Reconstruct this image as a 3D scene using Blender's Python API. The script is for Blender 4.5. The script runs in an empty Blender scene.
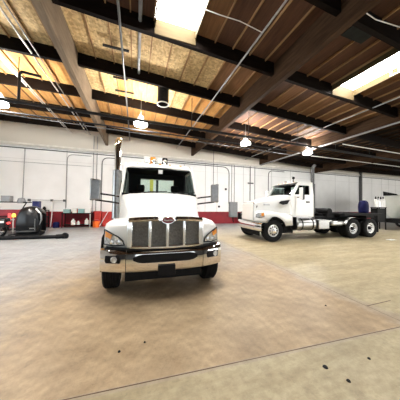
import bpy, bmesh, math, random
from mathutils import Vector, Matrix
random.seed(7)
S = bpy.context.scene
COL = S.collection

# ---------------------------------------------------------------- camera, light, exposure
F, CAM_H = 192.0, 1.8
YAW, PITCH, ROLL = math.radians(18.57), math.radians(1.31), math.radians(.8)
fw = Vector((math.sin(YAW) * math.cos(PITCH), math.cos(YAW) * math.cos(PITCH), math.sin(PITCH)))
r0 = Vector((math.cos(YAW), -math.sin(YAW), 0)); u0 = r0.cross(fw)
rv = r0 * math.cos(ROLL) + u0 * math.sin(ROLL); uv = -r0 * math.sin(ROLL) + u0 * math.cos(ROLL)
cd = bpy.data.cameras.new('camera'); cd.sensor_width = 36; cd.lens = 36 * F / 400; cd.clip_end = 200
cam = bpy.data.objects.new('camera', cd); COL.objects.link(cam)
m = Matrix((rv, uv, -fw)).transposed().to_4x4(); m.translation = (0, 0, CAM_H)
cam.matrix_world = m
S.camera = cam

W = bpy.data.worlds.new('world'); S.world = W; W.use_nodes = True
W.node_tree.nodes['Background'].inputs[0].default_value = (.85, .93, 1, 1)
W.node_tree.nodes['Background'].inputs[1].default_value = 1.0

def area(name, loc, target, sx, sy, power, color=(1, 1, 1)):
    l = bpy.data.lights.new(name, 'AREA'); l.shape = 'RECTANGLE'; l.size = sx; l.size_y = sy
    l.energy = power; l.color = color
    o = bpy.data.objects.new(name, l); COL.objects.link(o); o.location = loc
    o.rotation_euler = (Vector(target) - Vector(loc)).to_track_quat('-Z', 'Y').to_euler()
    return o
# daylight through the roller door behind the photographer and a left side door; fills are added
area('daylight_door', (1.5, -7.3, 3.0), (1.5, 5, 2.6), 9.5, 4.0, 30, (1, .96, .9))
area('daylight_side_door', (-11.2, 6.0, 2.4), (0, 9, 1.2), 7, 4.4, 150, (.80, .93, 1))
area('fill_right_wall', (19, -7.3, 2.7), (19, 16.8, 2.6), 9, 4.4, 480, (1, .97, .92))  # added area light to brighten the right part of the back wall
area('fill_right_far', (31, -7.3, 2.7), (30, 16.8, 3.0), 9, 4.4, 1100, (1, .97, .92))  # second added area light, for the far right wall
SKYLIGHT = 30.0
LAMP = 210.0
DECK_FILL = 50.0
S.view_settings.view_transform = 'Standard'; S.view_settings.look = 'None'
S.view_settings.gamma = 1; S.view_settings.use_curve_mapping = False
S.view_settings.exposure = 0.74

# ---------------------------------------------------------------- materials
def nodes(name):
    m = bpy.data.materials.new(name); m.use_nodes = True
    nt = m.node_tree; b = nt.nodes['Principled BSDF']
    return m, nt, b
def mix_rgb(nt, fac, a, b):
    n = nt.nodes.new('ShaderNodeMix'); n.data_type = 'RGBA'
    for i, v in ((0, fac), (6, a), (7, b)):
        if hasattr(v, 'links') or isinstance(v, bpy.types.NodeSocket): nt.links.new(v, n.inputs[i])
        elif i == 0: n.inputs[0].default_value = v
        else: n.inputs[i].default_value = (*v, 1)
    return n.outputs[2]
def noise(nt, scale, detail=4, rough=.55, vec=None, stretch=None):
    tc = nt.nodes.new('ShaderNodeTexCoord'); src = tc.outputs['Object']
    if stretch:
        mp = nt.nodes.new('ShaderNodeMapping'); mp.inputs['Scale'].default_value = stretch
        nt.links.new(src, mp.inputs[0]); src = mp.outputs[0]
    n = nt.nodes.new('ShaderNodeTexNoise'); n.inputs['Scale'].default_value = scale
    n.inputs['Detail'].default_value = detail; n.inputs['Roughness'].default_value = rough
    nt.links.new(src, n.inputs[0]); return n.outputs[0]
def ramp(nt, sock, a, b):
    n = nt.nodes.new('ShaderNodeMapRange'); n.inputs[1].default_value = a; n.inputs[2].default_value = b
    n.clamp = True; nt.links.new(sock, n.inputs[0]); return n.outputs[0]
def math_n(nt, op, a, b=None):
    n = nt.nodes.new('ShaderNodeMath'); n.operation = op
    for i, v in ((0, a), (1, b)):
        if v is None: continue
        if isinstance(v, bpy.types.NodeSocket): nt.links.new(v, n.inputs[i])
        else: n.inputs[i].default_value = v
    return n.outputs[0]
def mat(name, col, rough=.5, metal=0, var=.12, scale=6, bump=0, coat=0):
    m, nt, b = nodes(name)
    n = noise(nt, scale)
    d = tuple(c * (1 - var) for c in col); l = tuple(min(1, c * (1 + var)) for c in col)
    nt.links.new(mix_rgb(nt, ramp(nt, n, .3, .7), d, l), b.inputs['Base Color'])
    b.inputs['Roughness'].default_value = rough; b.inputs['Metallic'].default_value = metal
    if max(col) < .05: b.inputs['Specular IOR Level'].default_value = .5 if rough < .4 else .18
    if coat: b.inputs['Coat Weight'].default_value = coat; b.inputs['Coat Roughness'].default_value = .06
    if bump:
        bn = nt.nodes.new('ShaderNodeBump'); bn.inputs[0].default_value = bump; bn.inputs[1].default_value = .02
        nt.links.new(noise(nt, scale * 6), bn.inputs['Height']); nt.links.new(bn.outputs[0], b.inputs['Normal'])
    return m
def emit(name, col, strength):
    m, nt, b = nodes(name)
    b.inputs['Base Color'].default_value = (*col, 1)
    b.inputs['Emission Color'].default_value = (*col, 1); b.inputs['Emission Strength'].default_value = strength
    return m
def glass(name, tint, refl=.12, rough=.03):
    m, nt, b = nodes(name); nt.nodes.remove(b)
    t = nt.nodes.new('ShaderNodeBsdfTransparent'); t.inputs[0].default_value = (*tint, 1)
    g = nt.nodes.new('ShaderNodeBsdfGlossy'); g.inputs['Roughness'].default_value = rough
    x = nt.nodes.new('ShaderNodeMixShader'); x.inputs[0].default_value = refl
    nt.links.new(t.outputs[0], x.inputs[1]); nt.links.new(g.outputs[0], x.inputs[2])
    nt.links.new(x.outputs[0], nt.nodes['Material Output'].inputs[0]); return m
def wood(name, a, b_, rough=.75, flakes=0, along='y'):
    m, nt, b = nodes(name)
    st = {'y': (9, .9, 9), 'x': (.9, 9, 9), 'z': (9, 9, .9)}[along]
    g = noise(nt, 1.6, 6, .6, stretch=st)
    blotch = noise(nt, .8, 3)
    f = math_n(nt, 'ADD', math_n(nt, 'MULTIPLY', g, .65), math_n(nt, 'MULTIPLY', blotch, .35))
    c = mix_rgb(nt, ramp(nt, f, .36, .64), a, b_)
    if flakes:
        tc = nt.nodes.new('ShaderNodeTexCoord'); v = nt.nodes.new('ShaderNodeTexVoronoi')
        v.inputs['Scale'].default_value = 14; nt.links.new(tc.outputs['Object'], v.inputs[0])
        sp = nt.nodes.new('ShaderNodeSeparateColor'); nt.links.new(v.outputs['Color'], sp.inputs[0])
        c = mix_rgb(nt, math_n(nt, 'MULTIPLY', sp.outputs[0], flakes), c, tuple(x * .45 for x in a))
    nt.links.new(c, b.inputs['Base Color']); b.inputs['Roughness'].default_value = rough
    b.inputs['Specular IOR Level'].default_value = .08 if max(b_) < .1 else .2
    return m

MAT = dict(
    white=mat('white_paint', (.82, .81, .77), .32, var=.02, coat=.4),
    white2=mat('fleet_white_paint', (.76, .76, .74), .35, var=.02, coat=.3),
    chrome=mat('chrome', (.82, .81, .79), .07, 1, var=.03),
    chrome_dull=mat('dull_chrome', (.36, .36, .355), .28, 1, var=.12, scale=12),
    alum=mat('brushed_aluminium', (.66, .66, .66), .34, 1, var=.1, scale=14),
    black=mat('black_plastic', (.007, .007, .008), .5, var=.3),
    gloss=mat('black_gloss_paint', (.006, .007, .009), .34, var=.2),
    rubber=mat('tyre_rubber', (.008, .008, .0085), .85, var=.3, scale=18, bump=.3),
    under=mat('chassis_black', (.007, .007, .0075), .7, var=.4, scale=9),
    mesh=mat('grille_mesh', (.34, .33, .31), .45, .5, var=.25, scale=30),
    grey=mat('grey_paint', (.20, .205, .21), .5, var=.1),
    greenish=mat('pale_grey_green_paint', (.66, .68, .62), .5, var=.06, scale=2),
    conduit=mat('galvanised_conduit', (.33, .33, .33), .4, .5, var=.15, scale=10),
    conduit_dark=mat('dark_conduit', (.09, .09, .09), .5, .4, var=.2, scale=10),
    conduit_light=mat('bright_conduit', (.72, .70, .66), .35, .4, var=.1, scale=10),
    blackpipe=mat('black_iron_pipe', (.020, .020, .021), .55, .2, var=.3, scale=8),
    amber=mat('amber_lens', (.85, .30, .03), .2, var=.1, coat=.5),
    lens=mat('headlight_lens', (.68, .69, .69), .12, .55, var=.45, scale=26),
    projector=mat('projector_lens', (.75, .77, .78), .08, .7, var=.2, scale=30),
    red=mat('red_enamel', (.22, .006, .012), .3, var=.1),
    redpaint=mat('red_wall_paint', (.24, .008, .016), .42, var=.14, scale=3),
    redbin=mat('red_plastic', (.45, .03, .022), .5, var=.2, scale=8),
    orange=mat('orange_plastic', (.90, .17, .02), .45, var=.08),
    yellow=mat('yellow_strap', (.72, .62, .06), .6, var=.1),
    blue=mat('dark_blue_plastic', (.004, .005, .049), .6, var=.3),
    bluebin=mat('blue_plastic', (.012, .016, .10), .45, var=.2),
    teal=mat('teal_card', (.25, .42, .42), .6, var=.2, scale=20),
    cardwhite=mat('white_card', (.78, .77, .74), .6, var=.08),
    seat=mat('charcoal_vinyl', (.009, .009, .010), .6, var=.2),
    beam=wood('glulam_timber', (.12, .085, .055), (.225, .165, .108), along='y'),
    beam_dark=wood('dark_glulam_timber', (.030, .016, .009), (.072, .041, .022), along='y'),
    purlin=wood('shaded_purlin', (.0035, .0022, .0016), (.009, .005, .003), along='x'),  # near-black colour carries the shade on the backlit purlin faces
    joist=wood('joist_timber', (.20, .11, .05), (.40, .24, .11), along='y'),
    shaft=wood('skylit_board', (.048, .033, .015), (.062, .045, .021), along='x'),  # paler than the purlin wood, standing in for its skylit face
    osb=wood('strand_board', (.52, .35, .155), (.76, .56, .29), flakes=.7),
    ply_o=wood('orange_plywood', (.58, .27, .080), (.78, .43, .15), flakes=.2),
    ply_b=wood('brown_plywood', (.12, .058, .026), (.20, .10, .045)),
    ply_d=wood('dark_red_plywood', (.055, .027, .016), (.10, .047, .027)),
    ply_k=wood('unlit_plywood', (.006, .004, .003), (.016, .009, .006)),  # darkness of the unlit roof on the right, put into the colour
    screen=mat('black_roof_felt', (.010, .013, .012), .7, var=.3),
    ledger=mat('cream_painted_timber', (.70, .67, .60), .55, var=.1, scale=4),
    lampmetal=mat('lamp_housing', (.25, .25, .26), .4, .4),
    sky=emit('skylight_acrylic', (1, .985, .95), SKYLIGHT),
    lamp=emit('lamp_lens', (1, .97, .93), LAMP),
    amberglow=emit('amber_warning_light', (1, .62, .08), 1.2),
    redglow=emit('red_tail_light', (1, .10, .10), .5),
    glass=glass('windshield_glass', (.72, .78, .75), .018),
    clear=glass('rear_glass', (.88, .95, .92), .03),
    tint=glass('side_glass', (.30, .34, .33), .10),
)

def floor_mat():
    m, nt, b = nodes('worn_concrete_floor')
    tc = nt.nodes.new('ShaderNodeTexCoord'); sp = nt.nodes.new('ShaderNodeSeparateXYZ')
    nt.links.new(tc.outputs['Object'], sp.inputs[0]); X, Y = sp.outputs[0], sp.outputs[1]
    big = noise(nt, .45, 5, .6); mid = noise(nt, 1.7, 10, .74); fine = noise(nt, 16, 6, .75)
    streak = noise(nt, 1.3, 10, .72, stretch=(.5, 2.2, 1))
    # slab joints
    yj = math_n(nt, 'ADD', math_n(nt, 'SUBTRACT', Y, 2.05), math_n(nt, 'MULTIPLY', X, .063))
    j1 = math_n(nt, 'ABSOLUTE', yj)
    xj = math_n(nt, 'SUBTRACT', X, 4.015); j2 = math_n(nt, 'ABSOLUTE', xj)
    front = ramp(nt, yj, -.05, .03)            # 1 beyond the near joint
    right = ramp(nt, math_n(nt, 'ADD', xj, math_n(nt, 'MULTIPLY', math_n(nt, 'SUBTRACT', mid, .5), .8)), -.25, .25)            # 1 to the right of the long joint
    # reddish worn coating in the slab in front of the truck, fading towards the back and left
    fade = math_n(nt, 'MULTIPLY', ramp(nt, math_n(nt, 'ADD', Y, math_n(nt, 'MULTIPLY', big, 5)), 11.5, 7.0),
                  ramp(nt, math_n(nt, 'ADD', math_n(nt, 'ADD', X, math_n(nt, 'MULTIPLY', Y, -.18)), math_n(nt, 'MULTIPLY', mid, 2.5)), -3.4, -.6))
    coat = math_n(nt, 'MULTIPLY', math_n(nt, 'MULTIPLY', front, math_n(nt, 'SUBTRACT', 1.0, right)), fade)
    bare = mix_rgb(nt, ramp(nt, mid, .32, .68), (.22, .23, .24), (.40, .415, .425))
    yel = mix_rgb(nt, ramp(nt, streak, .32, .68), (.31, .25, .145), (.53, .45, .285))
    redd = mix_rgb(nt, ramp(nt, mid, .34, .66), (.29, .20, .112), (.52, .385, .235))
    near = math_n(nt, 'MAXIMUM', right, math_n(nt, 'SUBTRACT', 1.0, front))
    near = math_n(nt, 'MULTIPLY', near, ramp(nt, Y, 15.0, 8.0))
    c = mix_rgb(nt, near, bare, yel)
    c = mix_rgb(nt, coat, c, redd)
    c = mix_rgb(nt, math_n(nt, 'MULTIPLY', ramp(nt, noise(nt, 7, 8, .8), .42, .66), .38), c, (.12, .085, .05))
    # dark tyre and oil stains
    c = mix_rgb(nt, math_n(nt, 'MULTIPLY', ramp(nt, noise(nt, 1.1, 7, .7), .60, .74), .45), c, (.07, .058, .045))
    c = mix_rgb(nt, math_n(nt, 'MULTIPLY', ramp(nt, fine, .56, .74), .42), c, (.12, .09, .06))
    # the joints themselves, broken by wear
    w = math_n(nt, 'ADD', .001, math_n(nt, 'MULTIPLY', mid, .011))
    l1 = math_n(nt, 'LESS_THAN', j1, w)
    l2 = math_n(nt, 'MULTIPLY', math_n(nt, 'LESS_THAN', j2, w), ramp(nt, Y, 1.8, 1.9))
    l3 = math_n(nt, 'MULTIPLY', math_n(nt, 'LESS_THAN', math_n(nt, 'ABSOLUTE', math_n(nt, 'SUBTRACT', Y, 2.37)), .010),
                math_n(nt, 'MULTIPLY', math_n(nt, 'GREATER_THAN', X, 4.015), math_n(nt, 'LESS_THAN', X, 4.7)))
    l4 = math_n(nt, 'LESS_THAN', math_n(nt, 'ABSOLUTE', math_n(nt, 'SUBTRACT', Y, 7.1)), .012)
    l4 = math_n(nt, 'MULTIPLY', l4, .5)
    ln = math_n(nt, 'MAXIMUM', math_n(nt, 'MAXIMUM', l1, l2), math_n(nt, 'MAXIMUM', l3, l4))
    c = mix_rgb(nt, math_n(nt, 'MULTIPLY', ln, 1.0), c, (.09, .045, .018))
    nt.links.new(c, b.inputs['Base Color'])
    nt.links.new(math_n(nt, 'ADD', .30, math_n(nt, 'MULTIPLY', mid, .36)), b.inputs['Roughness'])
    b.inputs['Specular IOR Level'].default_value = .4
    bn = nt.nodes.new('ShaderNodeBump'); bn.inputs[0].default_value = .3; bn.inputs[1].default_value = .01
    nt.links.new(fine, bn.inputs['Height']); nt.links.new(bn.outputs[0], b.inputs['Normal'])
    return m

def wall_mat():
    m, nt, b = nodes('white_painted_panel_wall')
    tc = nt.nodes.new('ShaderNodeTexCoord'); sp = nt.nodes.new('ShaderNodeSeparateXYZ')
    nt.links.new(tc.outputs['Object'], sp.inputs[0]); X, Z = sp.outputs[0], sp.outputs[2]
    c = mix_rgb(nt, ramp(nt, noise(nt, .9, 5), .3, .7), (.80, .795, .775), (.87, .865, .85))
    seam = None
    for x in (-9.9, -4.95, 6.15, 7.35, 10.2, 13.6, 16.1, 22.9, 25.3, 29.6, 31.6, 33.1, 34.6):
        d = math_n(nt, 'LESS_THAN', math_n(nt, 'ABSOLUTE', math_n(nt, 'SUBTRACT', X, x)), .022)
        seam = d if seam is None else math_n(nt, 'MAXIMUM', seam, d)
    seam = math_n(nt, 'MULTIPLY', seam, math_n(nt, 'LESS_THAN', Z, 5.7))
    hz = math_n(nt, 'LESS_THAN', math_n(nt, 'ABSOLUTE', math_n(nt, 'SUBTRACT', Z, 4.86)), .014)
    seam = math_n(nt, 'MAXIMUM', math_n(nt, 'MULTIPLY', seam, .55), math_n(nt, 'MULTIPLY', hz, .25))
    c = mix_rgb(nt, seam, c, (.16, .155, .15))
    up = math_n(nt, 'GREATER_THAN', Z, 5.80)          # raw concrete band above the pipe line
    c = mix_rgb(nt, math_n(nt, 'MULTIPLY', up, .9), c, (.58, .53, .44))
    nt.links.new(c, b.inputs['Base Color']); b.inputs['Roughness'].default_value = .55
    return m
MAT['floor'] = floor_mat(); MAT['wall'] = wall_mat()

# ---------------------------------------------------------------- mesh helpers
class MB:
    def __init__(self): self.bm = bmesh.new(); self.mi = 0
    def _mark(self, n0):
        self.bm.faces.ensure_lookup_table()
        for f in self.bm.faces[n0:]: f.material_index = self.mi
    def face(self, vs):
        try: f = self.bm.faces.new(vs); f.material_index = self.mi
        except ValueError: pass
    def box(self, x, y, z, sx, sy, sz, rot=None):
        n = len(self.bm.faces)
        M = Matrix.Translation((x, y, z))
        if rot: M = M @ Matrix.Rotation(rot[1], 4, rot[0])
        bmesh.ops.create_cube(self.bm, size=1, matrix=M @ Matrix.Diagonal((sx, sy, sz, 1)))
        self._mark(n); return self
    def b2(self, x0, x1, y0, y1, z0, z1):
        return self.box((x0 + x1) / 2, (y0 + y1) / 2, (z0 + z1) / 2, abs(x1 - x0), abs(y1 - y0), abs(z1 - z0))
    def tube(self, pts, r, seg=10, caps=True):
        pts = [Vector(p) for p in pts]; rs = r if isinstance(r, (list, tuple)) else [r] * len(pts)
        rings = []; prev = None
        for i, p in enumerate(pts):
            d = (pts[min(i + 1, len(pts) - 1)] - pts[max(i - 1, 0)]).normalized()
            if prev is None:
                a = d.orthogonal().normalized()
            else:
                a = prev - d * prev.dot(d); a = a.normalized() if a.length > 1e-5 else d.orthogonal().normalized()
            prev = a; b = d.cross(a)
            rings.append([self.bm.verts.new(p + (a * math.cos(t) + b * math.sin(t)) * rs[i]) for t in [2 * math.pi * k / seg for k in range(seg)]])
        for q, w in zip(rings, rings[1:]):
            for k in range(seg): self.face((q[k], q[(k + 1) % seg], w[(k + 1) % seg], w[k]))
        if caps: self.face(rings[0][::-1]); self.face(rings[-1])
        return self
    def lathe(self, prof, o, axis, seg=24, a0=None):
        """prof: (radius, distance along axis)"""
        o = Vector(o); d = Vector(axis).normalized(); a = d.orthogonal().normalized(); b = d.cross(a)
        rings = []
        for r, h in prof:
            if r < 1e-5: rings.append([self.bm.verts.new(o + d * h)])
            else: rings.append([self.bm.verts.new(o + d * h + (a * math.cos(t) + b * math.sin(t)) * r) for t in [2 * math.pi * k / seg for k in range(seg)]])
        for q, w in zip(rings, rings[1:]):
            for k in range(seg):
                k2 = (k + 1) % seg
                if len(q) == 1 and len(w) == 1: continue
                if len(q) == 1: self.face((q[0], w[k2], w[k]))
                elif len(w) == 1: self.face((q[k], q[k2], w[0]))
                else: self.face((q[k], q[k2], w[k2], w[k]))
        return self
    def prism(self, pts, vec):
        v = Vector(vec); A = [self.bm.verts.new(p) for p in pts]; B = [self.bm.verts.new(Vector(p) + v) for p in pts]
        self.face(A[::-1]); self.face(B)
        for i in range(len(A)):
            j = (i + 1) % len(A); self.face((A[i], A[j], B[j], B[i]))
        return self
    def grid(self, rows, flip=False):
        R = [[self.bm.verts.new(p) for p in row] for row in rows]
        for q, w in zip(R, R[1:]):
            for k in range(len(q) - 1):
                f = (q[k], q[k + 1], w[k + 1], w[k]); self.face(f[::-1] if flip else f)
        return self
    def ball(self, c, r, sc=(1, 1, 1)):
        n = len(self.bm.faces)
        bmesh.ops.create_uvsphere(self.bm, u_segments=16, v_segments=10, radius=1, matrix=Matrix.Translation(c) @ Matrix.Diagonal((r * sc[0], r * sc[1], r * sc[2], 1)))
        self._mark(n); return self
    def build(self, name, mt, parent=None, bevel=0, angle=38, solid=0, weld=False):
        if weld: bmesh.ops.remove_doubles(self.bm, verts=self.bm.verts, dist=.0015)
        bmesh.ops.recalc_face_normals(self.bm, faces=self.bm.faces)
        me = bpy.data.meshes.new(name); self.bm.to_mesh(me); self.bm.free()
        for q in (mt if isinstance(mt, (list, tuple)) else [mt]): me.materials.append(MAT[q])
        me.polygons.foreach_set('use_smooth', [True] * len(me.polygons))
        me.set_sharp_from_angle(angle=math.radians(angle))
        o = bpy.data.objects.new(name, me); COL.objects.link(o)
        if parent is not None: o.parent = parent
        if solid:
            s = o.modifiers.new('solid', 'SOLIDIFY'); s.thickness = solid; s.offset = -1
        if bevel:
            b = o.modifiers.new('bevel', 'BEVEL'); b.width = bevel; b.segments = 2; b.limit_method = 'ANGLE'; b.angle_limit = math.radians(40)
        return o

def empty(name, loc, rz=0):
    o = bpy.data.objects.new(name, None); COL.objects.link(o); o.location = loc; o.rotation_euler = (0, 0, rz)
    o.empty_display_size = .2
    return o
def tag(o, label, cat, group=None, kind=None):
    o['label'] = label; o['category'] = cat
    if group: o['group'] = group
    if kind: o['kind'] = kind
    return o
def struct(o): o['kind'] = 'structure'; return o
def pl(o, label): o['label'] = label; return o

def lerp(tab, t):
    for (a, va), (b, vb) in zip(tab, tab[1:]):
        if t <= b: return va + (vb - va) * max(0, (t - a) / (b - a))
    return tab[-1][1]

# ---------------------------------------------------------------- building shell
WY = 16.8                                   # back wall face
XL, XR, YF = -11.6, 40.0, -7.0
def deck_z(x): return 7.43 - .055 * min(max(0, x + 2.25), 19.3)
JO, JS = .41, .655                          # joist grid
PY = [-1.5, .93, 3.37, 5.80, 8.22, 10.65, 13.08, 15.5]
BX = [(-2.35, -2.15), (4.72, 4.92), (12.05, 12.25), (19.2, 19.4)]
struct(MB().b2(XL, XR, YF, WY + .2, -.2, 0).build('floor', 'floor'))
struct(MB().b2(XL, XR, WY, WY + .2, 0, 7.5).build('wall_back', 'wall'))
MB_l = MB(); MB_l.b2(XL - .2, XL, YF, 2.2, 0, 7.5); MB_l.b2(XL - .2, XL, 9.8, WY + .2, 0, 7.5); MB_l.b2(XL - .2, XL, 2.2, 9.8, 4.8, 7.5)
struct(MB_l.build('wall_left', 'cardwhite'))
struct(MB().b2(XR, XR + .2, YF, WY + .2, 0, 7.5).build('wall_right', 'cardwhite'))
f_ = MB(); f_.b2(XL, -3.5, YF - .2, YF, 0, 7.5); f_.b2(6.5, 14.3, YF - .2, YF, 0, 7.5); f_.b2(23.7, 26.3, YF - .2, YF, 0, 7.5); f_.b2(35.7, XR, YF - .2, YF, 0, 7.5)
for a, b in ((-3.5, 6.5), (14.3, 23.7), (26.3, 35.7)): f_.b2(a, b, YF - .2, YF, 5, 7.5)
struct(f_.build('wall_front', 'conduit_dark'))
struct(MB().b2(XL, XR, WY - .012, WY, 0, 1.13).build('baseboard_back', 'redpaint'))
struct(MB().b2(XL, XR, WY - .10, WY, 5.83, 5.98).build('trim_1', 'ledger'))

# deck boards between joists, one sheet each, two roof lights left open
xs = [JO + JS * k for k in range(-19, 62)]; xs = [x for x in xs if XL - .6 < x < XR + .6]
ys = [YF - .2] + PY + [WY + .2]
dk = MB(); mats = ['osb', 'ply_o', 'ply_b', 'ply_d', 'ply_k']
SKYL = [(0, 3), (11, 3), (-11, 3), (22, 3), (33, 3), (36, 4), (47, 4)]      # (first joist, bay); all after the second are unseen, added for light
def hole(x, bay): return any(bay == b and k - .1 < (x - JO) / JS < k + 1.9 for k, b in SKYL)
for i, x in enumerate(xs[:-1]):
    for j in range(len(ys) - 1):
        if hole(x, j): continue
        xc = x + JS / 2; rnd = random.random()
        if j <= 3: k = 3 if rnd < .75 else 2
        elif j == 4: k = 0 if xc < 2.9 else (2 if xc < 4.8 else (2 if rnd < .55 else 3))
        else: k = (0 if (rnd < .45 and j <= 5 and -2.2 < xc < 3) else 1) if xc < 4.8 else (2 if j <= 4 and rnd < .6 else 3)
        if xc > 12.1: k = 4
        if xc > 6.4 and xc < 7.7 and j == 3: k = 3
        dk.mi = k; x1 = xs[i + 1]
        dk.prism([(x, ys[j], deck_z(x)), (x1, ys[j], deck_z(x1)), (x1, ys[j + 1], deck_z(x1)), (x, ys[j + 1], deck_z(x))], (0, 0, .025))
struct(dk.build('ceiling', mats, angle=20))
# joists (run into the back wall), cut where a roof light is
for k, x in enumerate(xs):
    if x < XL + .1 or x > 30: continue
    z = deck_z(x); a = MB()
    cut = sorted(ys[b] for q, b in SKYL if abs((x - JO) / JS - q - 1) < .1)
    if cut:
        y0_ = YF
        for c0 in cut: a.b2(x - .016, x + .016, y0_, c0 + .0, z - .07, z); y0_ = c0 + 2.43
        a.b2(x - .016, x + .016, y0_, WY, z - .07, z)
    else: a.b2(x - .016, x + .016, YF, WY, z - .07, z)
    struct(a.build('roof_joist', 'joist' if x < 12.1 else 'beam_dark'))  # joists beyond the far beam coloured dark to match the unlit deck
bounds = [XL] + [v for b in BX for v in b] + [XR]
for y in PY:
    for k in range(0, len(bounds), 2):
        x0, x1 = bounds[k], bounds[k + 1]
        pts = [x0] + ([-2.2] if x0 < -2.25 < x1 else []) + ([17.05] if x0 < 17.05 < x1 else []) + [x1]
        p = MB()
        for a, b in zip(pts, pts[1:]):
            p.prism([(a, y - .065, deck_z(a) - .45), (b, y - .065, deck_z(b) - .45), (b, y - .065, deck_z(b)), (a, y - .065, deck_z(a))], (0, .13, 0))
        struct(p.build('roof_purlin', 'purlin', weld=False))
for (a, b), zb in zip(BX, (6.38, 6.22, 5.9, 5.55)):
    g = MB().b2(a, b, YF, WY, zb, deck_z(b) - .0)
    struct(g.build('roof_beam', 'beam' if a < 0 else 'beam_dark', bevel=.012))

# roof lights, seen and added
def skylight(n, x0, x1, ya=3.37):
    z = deck_z((x0 + x1) / 2)
    w = MB().b2(x0, x1, ya + .065, ya + 2.365, z + .03, z + .06).build('window_%d' % n, 'sky'); struct(w)
    f = MB(); f.b2(x0 + .02, x1 - .02, ya + 2.33, ya + 2.363, z - .43, z + .03); f.b2(x0 + .02, x1 - .02, ya + .067, ya + .10, z - .43, z + .03)  # end boards added to show the purlin face lit by the skylight
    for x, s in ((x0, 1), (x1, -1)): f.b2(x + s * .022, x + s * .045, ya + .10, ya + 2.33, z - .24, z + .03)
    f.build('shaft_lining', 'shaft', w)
for n, (k, b) in enumerate(SKYL): skylight(n + 1, JO + k * JS, JO + (k + 2) * JS, ys[b])

# ---------------------------------------------------------------- wheels
def wheel(parent, c, r, w, sgn, rim_r=.30, style='steel', dual=False):
    """c: centre of the tyre, axis along x, outer face towards sgn"""
    h = w / 2
    t = MB(); prof = [(rim_r, -h * .8), (rim_r + .05, -h * .98), (r - .10, -h), (r - .03, -h * .92), (r, -h * .72)]
    for q in (-.42, -.1, .1, .42): prof += [(r, h * (q - .06)), (r - .014, h * (q - .05)), (r - .014, h * (q + .05)), (r, h * (q + .06))]
    prof += [(r, h * .72), (r - .03, h * .92), (r - .10, h), (rim_r + .05, h * .98), (rim_r, h * .8), (rim_r, -h * .8)]
    t.lathe(prof, c, (1, 0, 0), 40); ty = t.build('tyre', 'rubber', parent)
    s = sgn; R = MB()
    d = (h * .78) if not dual else h * .78
    dish = .02 if style == 'front' else -.10
    R.lathe([(rim_r + .012, s * d * .6), (rim_r + .012, s * d), (rim_r - .02, s * d), (rim_r - .035, s * (d - .05)), (rim_r * .80, s * (d + dish * .4 - .02)), (rim_r * .5, s * (d + dish)), (.13, s * (d + dish + .005)), (0, s * (d + dish + .005))], c, (1, 0, 0), 32)
    HB = MB(); HB.lathe([(.11, s * (d + dish)), (.10, s * (d + dish + .07)), (.06, s * (d + dish + .10)), (0, s * (d + dish + .105))], c, (1, 0, 0), 20)
    v = R; R.mi = 1
    for k in range(10):
        a = 2 * math.pi * k / 10
        p = Vector(c) + Vector((s * (d + dish * .7 - .012), math.cos(a) * rim_r * .67, math.sin(a) * rim_r * .67))
        v.lathe([(0, 0), (.032, 0), (.032, s * .022), (0, s * .022)], p, (1, 0, 0), 10)
    rim = R.build('rim', ['alum', 'under'], parent)
    HB.build('hub_cap', 'chrome' if style == 'front' else 'under', rim)
    return ty

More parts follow.
